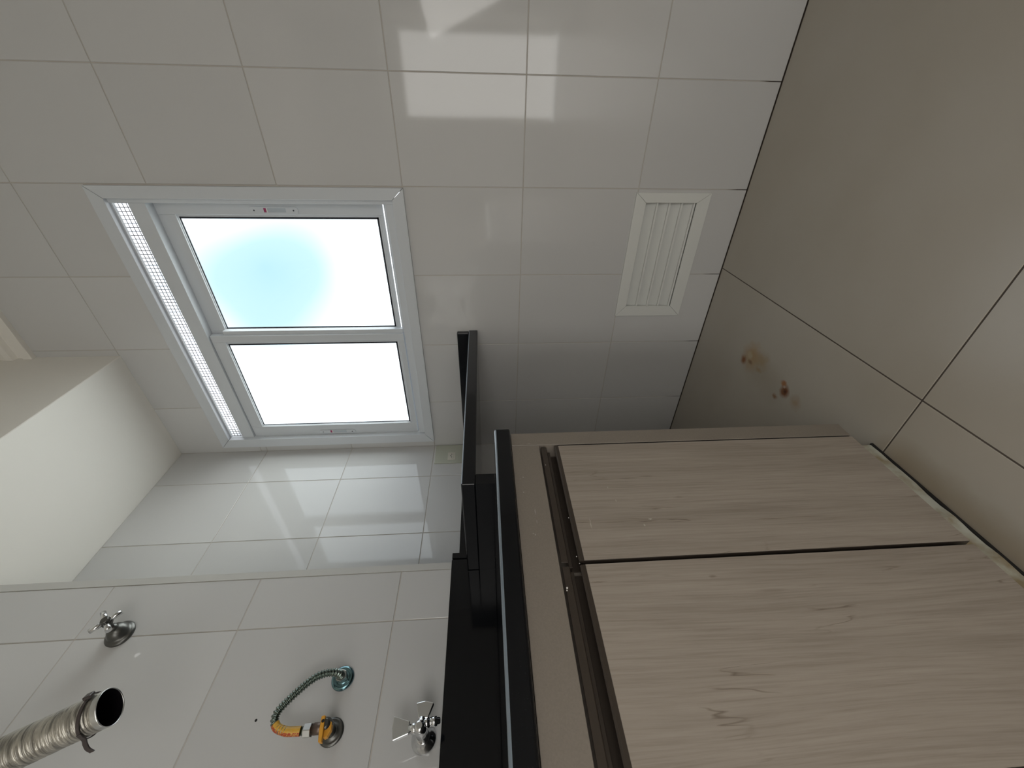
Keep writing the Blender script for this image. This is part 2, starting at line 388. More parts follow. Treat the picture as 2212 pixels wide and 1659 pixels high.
# ------------------------------------------------------------------ setting dimensions (survey units)
ZF = -H
XL1, XL2, XR = -0.9413, -0.771, 0.52      # recessed left wall, protruding left wall, right wall
YW = 1.0; YR = -2.0                        # window wall, rear wall
YC = 0.4700                                # where the protruding wall ends
ZS, ZC = 0.991, 1.285                      # soffit and ceiling heights
XS = -0.573                                # soffit edge
G = 0.0026 / S / 2                         # half a grout joint
TT = 0.0045                                # tile thickness (units)
zj = [ZF, -0.3640, -0.0935, 0.1785, 0.4510, 0.7225, 0.9940, ZC]

# window wall: masonry core around the window and vent openings
WX0, WX1, WZ0, WZ1 = -0.9145, -0.160, 0.186, 0.8485
VX0, VX1, VZ0, VZ1 = -0.452, -0.168, -0.526, -0.374
wb = MB()
def core(x0, x1, z0, z1):
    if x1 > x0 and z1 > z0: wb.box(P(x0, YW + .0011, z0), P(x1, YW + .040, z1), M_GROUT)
core(XL1 - .1, XR + .1, ZF, VZ0)
core(XL1 - .1, VX0, VZ0, VZ1); core(VX1, XR + .1, VZ0, VZ1)
core(XL1 - .1, XR + .1, VZ1, WZ0)
core(XL1 - .1, WX0, WZ0, WZ1); core(WX1, XR + .1, WZ0, WZ1)
core(XL1 - .1, XR + .1, WZ1, ZC + .05)
wall_back = struct(wb.build('wall_back'), 'tiled wall with the sliding window and the floor vent', 'wall')

def tile_poly(pts, axis, parent, name='tile'):
    """pts in units on the wall plane; axis 'Y' (window wall) or 'X' (left walls, value = plane)"""
    mb = MB()
    if axis[0] == 'Y': mb.prism([P(x, YW, z) for x, z in pts], (0, TT * S, 0), M_TILE, 0.0009)
    else: mb.prism([P(axis[1], y, z) for y, z in pts], (-TT * S, 0, 0), M_TILE, 0.0009)
    return mb.build(name, parent)
xj = [XL1, -0.7571, -0.5546, -0.3531, -0.1490, 0.0555, 0.2600, 0.4645, XR]
for i in range(len(xj) - 1):
    for k in range(len(zj) - 1):
        x0, x1, z0, z1 = xj[i] + G, xj[i+1] - G, zj[k] + G, zj[k+1] - G
        if i == 0: x0 = xj[0]
        if k == 0: z0 = zj[0] + .0020
        if k in (3, 4) and i <= 3: continue                 # wholly inside the window
        if k == 5 and i <= 3:                               # cut over the window head
            if i == 0: tile_poly([(x0, zj[5] + .02), (x0, z1), (x1, z1), (x1, WZ1 + .002), (WX0 - .002, WZ1 + .002), (WX0 - .002, zj[5] + .02)], 'Y', wall_back)
            else: tile_poly([(x0, WZ1 + .002), (x0, z1), (x1, z1), (x1, WZ1 + .002)], 'Y', wall_back)
            continue
        if k == 0 and i == 3:
            tile_poly([(x0, z0), (x1, z0), (x1, z1), (x0, z1), (x0, VZ1), (VX1, VZ1), (VX1, VZ0), (x0, VZ0)], 'Y', wall_back); continue
        if k == 0 and i == 2:
            tile_poly([(x0, z0), (x1, z0), (x1, VZ0), (VX0, VZ0), (VX0, VZ1), (x1, VZ1), (x1, z1), (x0, z1)], 'Y', wall_back); continue
        tile_poly([(x0, z0), (x1, z0), (x1, z1), (x0, z1)], 'Y', wall_back)
# narrow strips beside the window, left end
for k in (3, 4, 5):
    tile_poly([(XL1, zj[k] + G), (WX0 - .002, zj[k] + G), (WX0 - .002, (zj[5] + .018 if k == 5 else zj[k+1] - G)), (XL1, (zj[5] + .018 if k == 5 else zj[k+1] - G))], 'Y', wall_back)

# left walls
def left_core(name, x, y0, y1, label):
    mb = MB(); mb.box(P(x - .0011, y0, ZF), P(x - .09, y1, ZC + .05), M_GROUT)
    return struct(mb.build(name), label, 'wall')
wall_left = left_core('wall_left', XL1, YC - .1, YW + .08, 'recessed tiled side wall between window and corner strip')
for y0, y1 in ((.8648, YW), (.6639, .8648), (.4630, .6639)):
    for k in range(len(zj) - 2):
        a, c_ = (zj[k] + G, min(zj[k+1], ZS) - G) if k else (zj[0] + .0028, zj[1] - G)
        tile_poly([(y0 + G, a), (y1 - (G if y1 < YW else 0), a), (y1 - (G if y1 < YW else 0), c_), (y0 + G, c_)], ('X', XL1), wall_left)
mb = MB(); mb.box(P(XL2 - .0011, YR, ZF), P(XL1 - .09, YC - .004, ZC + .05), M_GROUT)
wall_left_near = struct(mb.build('wall_left'), 'protruding tiled side wall carrying the valves', 'wall')
ys = [YC - .0137, .3626, .1591, -.0444, -.2479, -.4514]
for i in range(len(ys) - 1):
    for k in range(1, len(zj) - 2):
        y1, y0 = ys[i] - (G if i else .0003), ys[i+1] + G
        tile_poly([(y0, zj[k] + G), (y1, zj[k] + G), (y1, min(zj[k+1], ZS) - G), (y0, min(zj[k+1], ZS) - G)], ('X', XL2), wall_left_near)
# aluminium corner strip on the outer corner
tm = MB()
tm.prism([P(XL2 - .02, YC + .0006, ZF), P(XL2 + .0008, YC + .0006, ZF), P(XL2 + .0008, YC - .0132, ZF), P(XL2 - .0012, YC - .0132, ZF), P(XL2 - .0012, YC - .0014, ZF), P(XL2 - .02, YC - .0014, ZF)],
         (0, 0, (ZS - ZF) * S), M_TRIM, 0.0004)
tag(struct(tm.build('trim_1'), 'white corner strip on the edge of the protruding tiled wall', 'trim'))

# right and rear walls (out of frame, close the room); rear doorway; side opening added for the fill light
mb = MB()
mb.box(P(XR, YR - .1, ZF), P(XR + .08, -1.08, ZC + .05), M_PAINT); mb.box(P(XR, -.12, ZF), P(XR + .08, YW + .08, ZC + .05), M_PAINT)
mb.box(P(XR, -1.08, .75), P(XR + .08, -.12, ZC + .05), M_PAINT)
struct(mb.build('wall_right'), 'painted right wall with an opening added for the fill light', 'wall')
mb = MB()
DX0, DX1, DZ1 = -.10, .50, .78
mb.box(P(XL1 - .1, YR - .08, ZF), P(DX0, YR, ZC + .05), M_PAINT); mb.box(P(DX1, YR - .08, ZF), P(XR + .1, YR, ZC + .05), M_PAINT)
mb.box(P(DX0, YR - .08, DZ1), P(DX1, YR, ZC + .05), M_PAINT)
struct(mb.build('wall_rear'), 'painted rear wall with an open doorway', 'wall')

# unseen walls added behind the two openings to block outdoor light
for nm, lab, bx_ in (('wall_right', 'added wall blocking outdoor light behind the side opening', ((XR + .16, -1.3, ZF), (XR + .2, .1, 1.0))), ('wall_rear', 'added wall blocking outdoor light behind the rear doorway', ((-.7, YR - .22, ZF), (.7, YR - .18, 1.0)))):
    mb = MB(); mb.box(P(*bx_[0]), P(*bx_[1]), M_PAINT); struct(mb.build(nm), lab, 'wall')
# ceiling, soffit, cornice
mb = MB(); mb.box(P(XL1 - .1, YR - .1, ZC), P(XR + .1, YW + .08, ZC + .06), M_PLASTER)
struct(mb.build('ceiling'), 'white plaster ceiling', 'ceiling')
mb = MB(); mb.box(P(XL1 - .02, YR, ZS), P(XS, YW + .001, ZC + .01), M_PLASTER, 0.002, 1)
struct(mb.build('ceiling'), 'lowered plaster ceiling box along the left walls', 'ceiling')
mb = MB()
mb.prism([P(XS, YW + .002, 1.203), P(XS, YW - .012, 1.203), P(XS, YW - .012, 1.226), P(XS, YW - .006, 1.232), P(XS, YW - .006, 1.243), P(XS, YW - .018, 1.247), P(XS, YW - .018, 1.262), P(XS, YW - .014, ZC), P(XS, YW + .002, ZC)],
         ((XR - XS) * S, 0, 0), M_PLASTER, 0.001)
struct(mb.build('trim_2'), 'stepped plaster cornice above the window wall', 'trim')

# floor
mb = MB(); mb.box(P(XL1 - .1, YR - .1, ZF - .05), P(XR + .1, YW + .08, ZF - .0010), M_FGROUT)
floor = struct(mb.build('floor'), 'large beige porcelain floor tiles with dark joints', 'floor')
GF = 0.0034 / S / 2
fx = [XL1, -0.9470 + .0, -0.3370, 0.2730, XR]; fy = [YR, -1.41, -.80, -.19, .42, YW]
fx = [XL1 - .01, -0.3370, 0.2730, XR]
for i in range(len(fx) - 1):
    for k in range(len(fy) - 1):
        x0, x1 = fx[i] + (GF if i else 0), fx[i+1] - (GF if i < len(fx) - 2 else 0)
        y0, y1 = fy[k] + (GF if k else 0), fy[k+1] - (GF if k < len(fy) - 2 else .0012)
        f_ = MB(); f_.box(P(x0, y0, ZF - .006), P(x1, y1, ZF), M_FLOOR, 0.0008, 1); f_.build('tile', floor)

# ------------------------------------------------------------------ window
win = empty('window_1', P(-.537, YW, .179)); struct(win, 'white aluminium sliding window with two panes and a vent strip', 'window')
def wbx(mb, x0, x1, z0, z1, ya, yb, m, bev=0.0006):
    """survey coordinates were read on the wall plane; ya is the plane of the visible face"""
    k = ya
    mb.box(P(x0*k, ya, z0*k), P(x1*k, yb, z1*k), m, bev, 1)
# casing with mitred corners
co = (-.9222, -.1525, .1785, .8560); ci = (-.8900, -.1782, .2058, .8268); yk = .9925
def casing(pa, pb, pc, pd):
    c_ = MB(); c_.prism([P(x*yk, yk, z*yk) for x, z in (pa, pb, pc, pd)], (0, .0145*S, 0), M_ALU, 0.0007)
    return c_.build('casing', win)
e = .0006
A, B, C_, E_ = (co[0], co[2]), (co[1], co[2]), (co[1], co[3]), (co[0], co[3])
a, b_, c_, d_ = (ci[0], ci[2]), (ci[1], ci[2]), (ci[1], ci[3]), (ci[0], ci[3])
def sh(q, dx, dz): return (q[0] + dx*e, q[1] + dz*e)
casing(sh(A, 1, 0), sh(B, -1, 0), sh(b_, -1, 0), sh(a, 1, 0)); casing(sh(B, 0, 1), sh(C_, 0, -1), sh(c_, 0, -1), sh(b_, 0, 1))
casing(sh(C_, -1, 0), sh(E_, 1, 0), sh(d_, 1, 0), sh(c_, -1, 0)); casing(sh(E_, 0, -1), sh(A, 0, 1), sh(a, 0, 1), sh(d_, 0, -1))
fr = MB()
yf = 1.001
for x0, x1, z0, z1, y0, y1 in ((-.913, -.1855, .8120, .8475, 1.006, 1.012), (-.913, -.8790, .200, .8475, 1.004, 1.045), (-.1868, -.1600, .200, .8475, 1.002, 1.045),
                       (-.8792, -.1868, .7440, .7770, 1.004, 1.045), (-.8792, -.1868, .198, .2225, 1.002, 1.05),
                       (-.8792, -.1868, .2225, .2265, 1.020, 1.024), (-.8792, -.1868, .7390, .7440, 1.022, 1.026)):
    wbx(fr, x0, x1, z0, z1, y0, y1, M_ALU)
wbx(fr, -.8792, -.1868, .8090, .8120, 1.009, 1.013, M_ALU); wbx(fr, -.8792, -.1868, .7770, .7800, 1.008, 1.02, M_ALU)
fr.build('window_frame', win)
# perforated ventilation strip above the sashes (backed by the sky)
vg = MB(); x0, x1, z0, z1 = -.879, -.187, .7795, .8100; yv = 1.012
nx = 80; cw = (x1 - x0) / nx; bw = .0012
for i in range(nx + 1):
    x = x0 + i * cw; vg.box(P((x - bw/2)*yv, yv, z0*yv), P((x + bw/2)*yv, yv + .0007, z1*yv), M_MESH)
for j in range(4):
    z = z0 + (j + .40) * .0087; vg.box(P(x0*yv, yv + .0002, (z - bw/2)*yv), P(x1*yv, yv + .0009, (z + bw/2)*yv), M_MESH)
tag(vg.build('vent_mesh', win), kind='stuff')
def sash(fx0, fx1, fz0, fz1, gx0, gx1, gz0, gz1, y, depth, extra=None):
    s_ = MB(); bev = .0012
    wbx(s_, fx0, gx0, fz0, fz1, y, y + depth, M_ALU, bev); wbx(s_, gx1, fx1, fz0, fz1, y, y + depth, M_ALU, bev)
    wbx(s_, gx0, gx1, gz1, fz1, y + .0004, y + depth, M_ALU, bev); wbx(s_, gx0, gx1, fz0, gz0, y + .0004, y + depth, M_ALU, bev)
    # glazing beads
    q = .0042; yb = y + .004
    for r in ((gx0, gx0 + q, gz0, gz1), (gx1 - q, gx1, gz0, gz1), (gx0 + q, gx1 - q, gz0, gz0 + q), (gx0 + q, gx1 - q, gz1 - q, gz1)):
        wbx(s_, *r, yb, yb + .008, M_ALU, .0006)
    if extra: extra(s_)
    so = s_.build('sash', win)
    g_ = MB(); q2 = q + .0042; yg = y + .0075
    for r in ((gx0 + q, gx0 + q2, gz0 + q, gz1 - q), (gx1 - q2, gx1 - q, gz0 + q, gz1 - q), (gx0 + q, gx1 - q, gz0 + q, gz0 + q2), (gx0 + q, gx1 - q, gz1 - q2, gz1 - q)):
        wbx(g_, *r, yg, yg + .002, M_GASKET, 0)
    g_.build('gasket', so)
    p_ = MB(); wbx(p_, gx0 + q, gx1 - q, gz0 + q, gz1 - q, yg + .0005, yg + .0025, M_GLASS, 0); p_.build('glass_pane', so)
    return so
def interlock(s_):
    wbx(s_, -.5160, -.5035, .226, .700, 1.016, 1.030, M_ALU, .0008)
rear = sash(-.5400, -.1780, .2290, .7420, -.5010, -.2105, .2375, .6900, 1.028, .014, interlock)
front = sash(-.8770, -.5175, .2265, .7385, -.8375, -.5375, .2415, .7050, 1.010, .014)
def latch(xc, z0, z1, y, parent, name='latch'):
    l = MB(); k = y; hw = .0075
    pts = []
    zc0, zc1 = z0 + hw, z1 - hw
    for i in range(9): a_ = math.pi * i / 8; pts.append((xc + hw*math.cos(a_), zc1 + hw*math.sin(a_)))
    for i in range(9): a_ = math.pi + math.pi * i / 8; pts.append((xc + hw*math.cos(a_), zc0 + hw*math.sin(a_)))
    l.prism([P(x*k, y - .0016, z*k) for x, z in pts], (0, .0016*S, 0), M_ALU, .0005)
    zm0, zm1 = z0 + .26*(z1 - z0), z0 + .66*(z1 - z0)
    wbx(l, xc - .0045, xc + .0045, zm0, zm1, y - .0017, y - .001, M_LATCH, 0)
    wbx(l, xc - .0045, xc + .0045, zm1, zm1 + .0055, y - .0019, y - .001, M_RED, 0)
    wbx(l, xc - .0045, xc + .0045, zm1 - .0022, zm1, y - .0024, y - .001, M_CHIP, 0)
    for zz in (z0 + .0105, z1 - .0105):
        l.lathe(P(xc*k, y - .0017, zz*k), (0, 1, 0), [(0, .0028), (.001, .0028)], M_SCREW, 12)
    return l.build(name, parent)
M_LATCH = mat('grey_latch_slot', (0.45, 0.50, 0.54), 0.4)
latch(-.2005, .4185, .526, 1.0275, rear); latch(-.8650, .424, .536, 1.0095, front)

# ------------------------------------------------------------------ floor vent
vent = empty('wall_vent', P(-.313, YW, -.541), 'white louvred vent low on the tiled wall under the window', 'vent')
vo = (-.4718, -.1570, -.5440, -.3618); vi = (-.4430, -.1790, -.5130, -.3880); yk = .996
A, B, C_, E_ = (vo[0], vo[2]), (vo[1], vo[2]), (vo[1], vo[3]), (vo[0], vo[3])
a, b_, c_, d_ = (vi[0], vi[2]), (vi[1], vi[2]), (vi[1], vi[3]), (vi[0], vi[3])
e = .0003
def vcas(*q):
    c = MB(); c.prism([P(x*yk, yk, z*yk) for x, z in q], (0, .0038*S, 0), M_VENT, 0.0006); return c.build('frame', vent)
vcas(sh(A, 1, 0), sh(B, -1, 0), sh(b_, -1, 0), sh(a, 1, 0)); vcas(sh(B, 0, 1), sh(C_, 0, -1), sh(c_, 0, -1), sh(b_, 0, 1))
vcas(sh(C_, -1, 0), sh(E_, 1, 0), sh(d_, 1, 0), sh(c_, -1, 0)); vcas(sh(E_, 0, -1), sh(A, 0, 1), sh(a, 0, 1), sh(d_, 0, -1))
bx = MB(); bx.box(P(VX0, YW + .045, VZ0), P(VX1, YW + .05, VZ1), M_GAP)
for x in (VX0 - .0005, VX1 - .0025): bx.box(P(x, YW, VZ0), P(x + .003, YW + .045, VZ1), M_VENT)
bx.box(P(VX0, YW, VZ1 - .003), P(VX1, YW + .045, VZ1), M_VENT); bx.box(P(VX0, YW, VZ0), P(VX1, YW + .045, VZ0 + .003), M_VENT)
bx.build('vent_box', vent)
for j in range(4):
    zt = -.3892 - j * .0303
    s_ = MB(); th = .0013
    pr = [(1.0005, zt - .0300), (1.0005, zt - .0262), (1.002, zt - .0252), (1.0050, zt - .0262), (1.0215, zt + .006), (1.0228, zt + .005), (1.0062, zt - .0285), (1.002, zt - .0300)]
    s_.prism([P(VX0 + .004, y, z) for y, z in pr], ((VX1 - VX0 - .008) * S, 0, 0), M_VENT, 0.0003)
    s_.build('slat', vent)

# ------------------------------------------------------------------ power outlet plate
ot = empty('wall_outlet', P(XL1, .955, .078), 'pale square outlet plate in the corner above the shelf upstand', 'outlet')
o_ = MB(); o_.box(P(XL1, .9155, .079), P(XL1 + .0028, .9975, .1725), M_PLATE, .0015); o_.build('plate', ot)
# socket module: plate opening with a hexagonal recessed face and three pin holes
yc, zc = .9450, .1185
o_ = MB(); o_.box(P(XL1 + .0026, yc - .0165, zc - .0125), P(XL1 + .0040, yc + .0165, zc + .0125), M_SOCKET, .0008)
hx = [(yc + .013*math.cos(a_) , zc + .0098*math.sin(a_)) for a_ in [math.radians(q) for q in (0, 40, 140, 180, 220, 320)]]
o_.prism([P(XL1 + .0040, y, z) for y, z in hx], (.0014*S, 0, 0), M_SOCKET, .0004)
o_.prism([P(XL1 + .00545, yc + (y - yc)*.86, zc + (z - zc)*.86) for y, z in hx], (.0001*S, 0, 0), M_SOCKET)
for dy, dz in ((-.0065, 0), (0, .0025), (.0065, 0)):
    o_.lathe(P(XL1 + .0055, yc + dy, zc + dz), (1, 0, 0), [(0, .0024), (.0003, .0024)], M_GAP, 12)
o_.build('socket', ot)

# ------------------------------------------------------------------ granite
ZT, ZB = -.0104, -.0345
XF = -.409
ct = empty('granite_countertop', P(-.6, .15, ZB), 'black granite countertop slab over the base cabinet', 'countertop')
g = MB(); g.box(P(XL2, -.62, ZB), P(XF, .4684, ZT), M_STONE, .0046, 3); edge_highlight(g.build('counter_slab', ct))
g = MB(); g.box(P(XL2, -.62, ZT), P(XL2 + .0098, YC + .0003, .0785), M_STONE, .0010, 2)
g.build('backsplash', ct)
sf = empty('granite_shelf', P(-.72, .72, .0215), 'raised black granite shelf in the corner under the window', 'shelf')
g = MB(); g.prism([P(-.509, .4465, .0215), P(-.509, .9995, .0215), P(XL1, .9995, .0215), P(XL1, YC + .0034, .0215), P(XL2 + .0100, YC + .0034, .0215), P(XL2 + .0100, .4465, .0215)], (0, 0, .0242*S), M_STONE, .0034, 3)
edge_highlight(g.build('shelf_slab', sf))
g = MB(); g.box(P(XL2 + .0100, .4466, ZT + .0002), P(-.5090, .4680, .02149), M_STONE); g.build('riser_panel', sf)
g = MB(); g.box(P(XL1 + .0135, .9860, .0459), P(-.5115, .9996, .0780), M_STONE, .0030, 2)
g.build('window_upstand', sf)
g = MB(); g.box(P(XL1 + .0002, YC + .017, .0459), P(XL1 + .0132, .9996, .0780), M_STONE, .0010, 1); g.box(P(XL1 + .0135, YC + .0036, .0459), P(XL2 + .0098, YC + .0155, .0780), M_STONE, .0010, 2)
g.build('side_upstand', sf)

# ------------------------------------------------------------------ base cabinet
cab = empty('base_cabinet', P(-.6, .1, ZF), 'taupe base cabinet with pale wood doors under the granite countertop', 'cabinet')
ZR, ZW, ZD = -.0768, -.1060, -.5770           # rail bottom, wood top edge, door bottom
YE = .4654; YS_ = .4385; DWD = .1905; YN = -.60
g = MB(); g.box(P(XL2 + .002, YN, ZD + .002), P(XC - .0265, YE, ZB - .0012), M_TAUPE, .0005, 1); g.build('carcass', cab)
g = MB(); g.box(P(XC - .0260, YN, ZR), P(XC, YS_ - .0006, ZB - .0012), M_TAUPE, .0006, 1); g.build('top_rail', cab)
g = MB(); g.box(P(XC - .0260, YS_, ZD), P(XC, YE, ZB - .0012), M_TAUPE, .0006, 1); g.build('end_panel', cab)
y1 = YS_ - .0028; first = None
prof = [(.0005, .0045), (.0005, .0100), (.0016, .0110), (.0130, .0142), (.0145, .0170), (.0150, .0300), (.0135, .0325), (.0060, .0340), (.0042, .0330), (.0040, .0262), (.0026, .0242), (.0008, .0248),
        (-.0002, .0268), (-.0002, .0300), (.0160, .0300)]
door_n = 0
while y1 - DWD > YN:
    y0 = y1 - DWD + .0042
    d_ = MB(); d_.box(P(XC - .0125, y0, ZD), P(XC, y1, ZW), M_WOOD, .0006, 1)
    door = d_.build('door', cab)
    door.data.materials.append(M_PROFILE)
    for f_ in door.data.polygons:
        if abs(f_.normal.y) > .6: f_.material_index = 1
    # bronze handle channel on top of the door
    h = MB()
    wall_p = [(.0010, .0042), (.0010, .0125), (.0040, .0140), (.0150, .0150), (.0150, .0290)]
    back = (.0165)
    q = [(-.0000, ZW + .0000), (-.0002, ZW + .0040), (.0012, ZW + .0062), (.0030, ZW + .0060), (.0040, ZW + .0042), (.0045, ZW + .0010), (.0235, ZW + .0010), (.0235, ZW + .0118), (.0140, ZW + .0118),
         (.0140, ZR - .0138), (.0030, ZR - .0115), (.0022, ZR - .0105), (.0022, ZR - .0030), (.0036, ZR - .0030), (.0036, ZR - .0098), (.0155, ZR - .0122), (.0250, ZR - .0150), (.0250, ZW + .0002)]
    h.prism([P(XC - dd, y0 + .0004, z) for dd, z in q], (0, (y1 - y0 - .0008) * S, 0), M_PROFILE, .0003)
    h.build('handle_channel', door)
    if door_n == 0:
        pass
    y1 = y0 - .0042; door_n += 1
g = MB(); g.box(P(XC - .0159, YN, ZD + .003), P(XC - .0150, YS_ - .0004, ZW - .0004), M_GAP)
g.box(P(XC - .0149, YS_ - .0027, ZD + .003), P(XC - .0012, YS_ + .0001, ZW), M_GAP)  # dark filler standing in for the shade in the door gaps
g.build('gap_shade_strip', cab)
g = MB()
# plinth: whitewashed masonry base with an uneven foot
pts = []; yy = .4375
random.seed(3)
while yy > YN:
    pts.append((yy, random.uniform(-.0015, .0015))); yy -= .02
f0 = [P(-.4400 + w_, y, ZF + .0045 + w_*.6) for y, w_ in pts]; f1 = [P(-.4425 + w_*.5, y, ZD + .0018) for y, w_ in pts]
bk0 = [P(-.70, y, ZF + .0045) for y, w_ in pts]; bk1 = [P(-.70, y, ZD + .0018) for y, w_ in pts]
V = [[g.bm.verts.new(v) for v in row] for row in (f0, f1, bk1, bk0)]
fs = []
for i in range(len(pts) - 1):
    for r in range(4): fs.append(g.bm.faces.new([V[r][i], V[(r+1) % 4][i], V[(r+1) % 4][i+1], V[r][i+1]]))
fs.append(g.bm.faces.new([V[r][0] for r in range(4)])); fs.append(g.bm.faces.new([V[r][-1] for r in range(3, -1, -1)]))
bmesh.ops.recalc_face_normals(g.bm, faces=fs); g._fin([], fs, M_PLINTH)
g.build('plinth', cab)
g = MB(); g.box(P(-.72, YN, ZF), P(-.4385, .4400, ZF + .0046), M_GAP, .001, 1); g.build('plinth_joint', cab)
# paint chips on the handle channels
g = MB()
for (y, z, r) in ((.2206, -.0812, .0018), (.2180, -.0806, .0013), (.2560, -.0985, .0010), (.3085, -.0990, .0008), (.2475, -.1003, .0008), (.3990, -.0822, .0008)):
    g.lathe(P(XC - .0024, y, z), (1, .1, .2), [(0, r*.9), (.0010, r), (.0014, r*.5)], M_CHIP, 7)
tag(g.build('paint_chip', cab), kind='stuff')

# ------------------------------------------------------------------ fittings on the protruding wall
def W(off, y, z): return P(XL2 + off, y, z)
AX = Vector((1, 0, 0))
def u(v): return v * S
# cross-handle stop valve
yv_, zv_ = .3672, .6500
sv = empty('stop_valve', W(0, yv_, zv_), 'grimy chrome stop valve with a cross handle high on the tiled wall', 'valve')
g = MB(); g.lathe(W(0, yv_, zv_), AX, [(0, u(.0212)), (u(.0020), u(.0216)), (u(.0042), u(.0205)), (u(.0060), u(.0180)), (u(.0066), u(.0162)), (u(.0110), u(.0155)), (u(.0190), u(.0118)), (u(.0225), u(.0078)), (u(.0235), u(.006))], M_DARKCHROME, 40)
g.build('escutcheon', sv)
g = MB(); g.lathe(W(.022, yv_, zv_), AX, [(0, u(.0062)), (u(.006), u(.0062)), (u(.0062), u(.0046)), (u(.018), u(.0046)), (u(.0182), u(.0078)), (u(.0235), u(.0078)), (u(.025), u(.006))], M_DARKCHROME, 24)
g.build('stem', sv)
g = MB(); hub = Vector((.0462, yv_, zv_)); hl = .0215
for sgn in (1, -1):
    for (dy, dz) in ((.7071, -.7071), (.7071, .7071)):
        r_ = u(.0042)
        a0 = W(hub.x, yv_ + sgn*dy*.004, zv_ + sgn*dz*.004); a1 = W(hub.x, yv_ + sgn*dy*hl, zv_ + sgn*dz*hl)
        dv = (a1 - a0); g.lathe(a0, dv, [(0, r_), (dv.length, r_)], M_CHROME, 20)
g.lathe(W(.0405, yv_, zv_), AX, [(0, u(.0058)), (u(.0105), u(.0058)), (u(.0118), u(.0048))], M_DARKCHROME, 20)
g.build('cross_handle', sv)
# flexible gas hose with its outlet flange
fl = empty('pipe_flange', W(0, .277, .2443), 'blue-tinted chrome wall flange at the lower end of the ribbed hose', 'flange')
g = MB(); g.lathe(W(0, .277, .2443), AX, [(0, u(.0172)), (u(.0012), u(.0178)), (u(.0034), u(.0170)), (u(.0048), u(.0148)), (u(.0052), u(.0128)), (u(.0040), u(.0112)), (u(.0040), u(.0080)), (u(.0065), u(.0075))], M_BLUECHROME, 40)
g.build('flange_ring', fl)
def hexnut(mb, base, axis, r, h, m):
    base = Vector(base); axis = Vector(axis).normalized(); up = Vector((0, 0, 1)) if abs(axis.z) < .9 else Vector((0, 1, 0))
    a_ = axis.cross(up).normalized(); b__ = axis.cross(a_)
    mb.prism([base + (a_*math.cos(math.radians(60*i + 12)) + b__*math.sin(math.radians(60*i + 12))) * r for i in range(6)], axis * h, m, r*.07)
g = MB(); hexnut(g, W(.0050, .277, .2443), AX, u(.0092), u(.010), M_NUT); g.build('union_nut', fl)

def catmull(pts, n):
    out = []; pts = [Vector(q) for q in pts]; pts = [pts[0]*2 - pts[1]] + pts + [pts[-1]*2 - pts[-2]]
    for i in range(1, len(pts) - 2):
        p0, p1, p2, p3 = pts[i-1:i+3]
        for k in range(n):
            t_ = k / n
            out.append(.5*((2*p1) + (-p0 + p2)*t_ + (2*p0 - 5*p1 + 4*p2 - p3)*t_*t_ + (-p0 + 3*p1 - 3*p2 + p3)*t_**3))
    out.append(pts[-2]); return out
def resample(pts, step):
    out = [pts[0].copy()]; acc = 0
    for a_, b__ in zip(pts, pts[1:]):
        d = (b__ - a_).length
        while acc + d >= step:
            f = (step - acc) / d; a_ = a_.lerp(b__, f); out.append(a_.copy()); d = (b__ - a_).length; acc = 0
        acc += d
    return out
hz = empty('gas_hose', W(.02, .24, .25), 'ribbed metal gas hose looping from the blue flange to the yellow valve', 'hose')
path = [W(.0150, .277, .2443), W(.0215, .2765, .2450), W(.030, .2755, .2500), W(.035, .2735, .2610), W(.0360, .2685, .2755), W(.037, .2570, .2900), W(.038, .2410, .3050),
        W(.0385, .2275, .3150), W(.0375, .2170, .3160), W(.036, .2085, .3090), W(.034, .2045, .2965)]
cp = resample(catmull(path, 30), 0.0006)
rr = u(.00515); pitch = u(.00400)
rad = [rr + u(.00085) * math.cos(2*math.pi * i * 0.0006 / pitch) for i in range(len(cp))]
g = MB(); g.tube(cp, rad, M_STEEL, 16); g.build('corrugated_tube', hz)
p2 = [W(.0372, .2130, .3138), W(.0360, .2085, .3090), W(.034, .2045, .2965), W(.0330, .2040, .2860), W(.0320, .2040, .2760)]
cp2 = resample(catmull(p2, 20), 0.0009)
g = MB(); g.tube(cp2, rr + u(.0007), M_SLEEVE, 28); tag(g.build('printed_sleeve', hz), 'yellow and red printed sleeve')
g = MB(); g.lathe(W(.0320, .2040, .2775), (0, 0, -1), [(0, u(.0052)), (u(.0042), u(.0052)), (u(.0046), u(.0060)), (u(.0060), u(.0060))], M_STEEL, 24); g.build('ferrule', hz)
g = MB(); hexnut(g, W(.0318, .2040, .2718), (-.02, .02, -1), u(.0090), u(.0105), M_NUT); g.build('union_nut', hz)
# yellow lever gas valve
gv = empty('gas_valve', W(0, .2087, .2424), 'gas valve with a yellow lever on a dark round flange', 'valve')
g = MB(); g.lathe(W(0, .2087, .2424), AX, [(0, u(.0176)), (u(.0010), u(.0180)), (u(.0026), u(.0174)), (u(.0036), u(.0140)), (u(.0030), u(.0110)), (u(.0055), u(.0095)), (u(.0058), u(.0075))], M_DARKCHROME, 40)
g.build('flange', gv)
g = MB(); g.lathe(W(.005, .2087, .2424), AX, [(0, u(.0078)), (u(.010), u(.0078)), (u(.014), u(.0092)), (u(.030), u(.0092)), (u(.033), u(.0070)), (u(.037), u(.005))], M_DARKCHROME, 24)
g.lathe(W(.0308, .2060, .2440), (0, -.02, 1), [(0, u(.0074)), (u(.0150), u(.0074)), (u(.0152), u(.0066)), (u(.0180), u(.0066))], M_BRASS, 20); g.build('valve_body', gv)
g = MB()
lv = [(.1868, .2392), (.1872, .2440), (.2000, .2466), (.2165, .2482), (.2172, .2432), (.2000, .2410)]
g.prism([W(.0365, y, z) for y, z in lv], (u(.0078), 0, 0), M_YELLOW, .0010, 2)
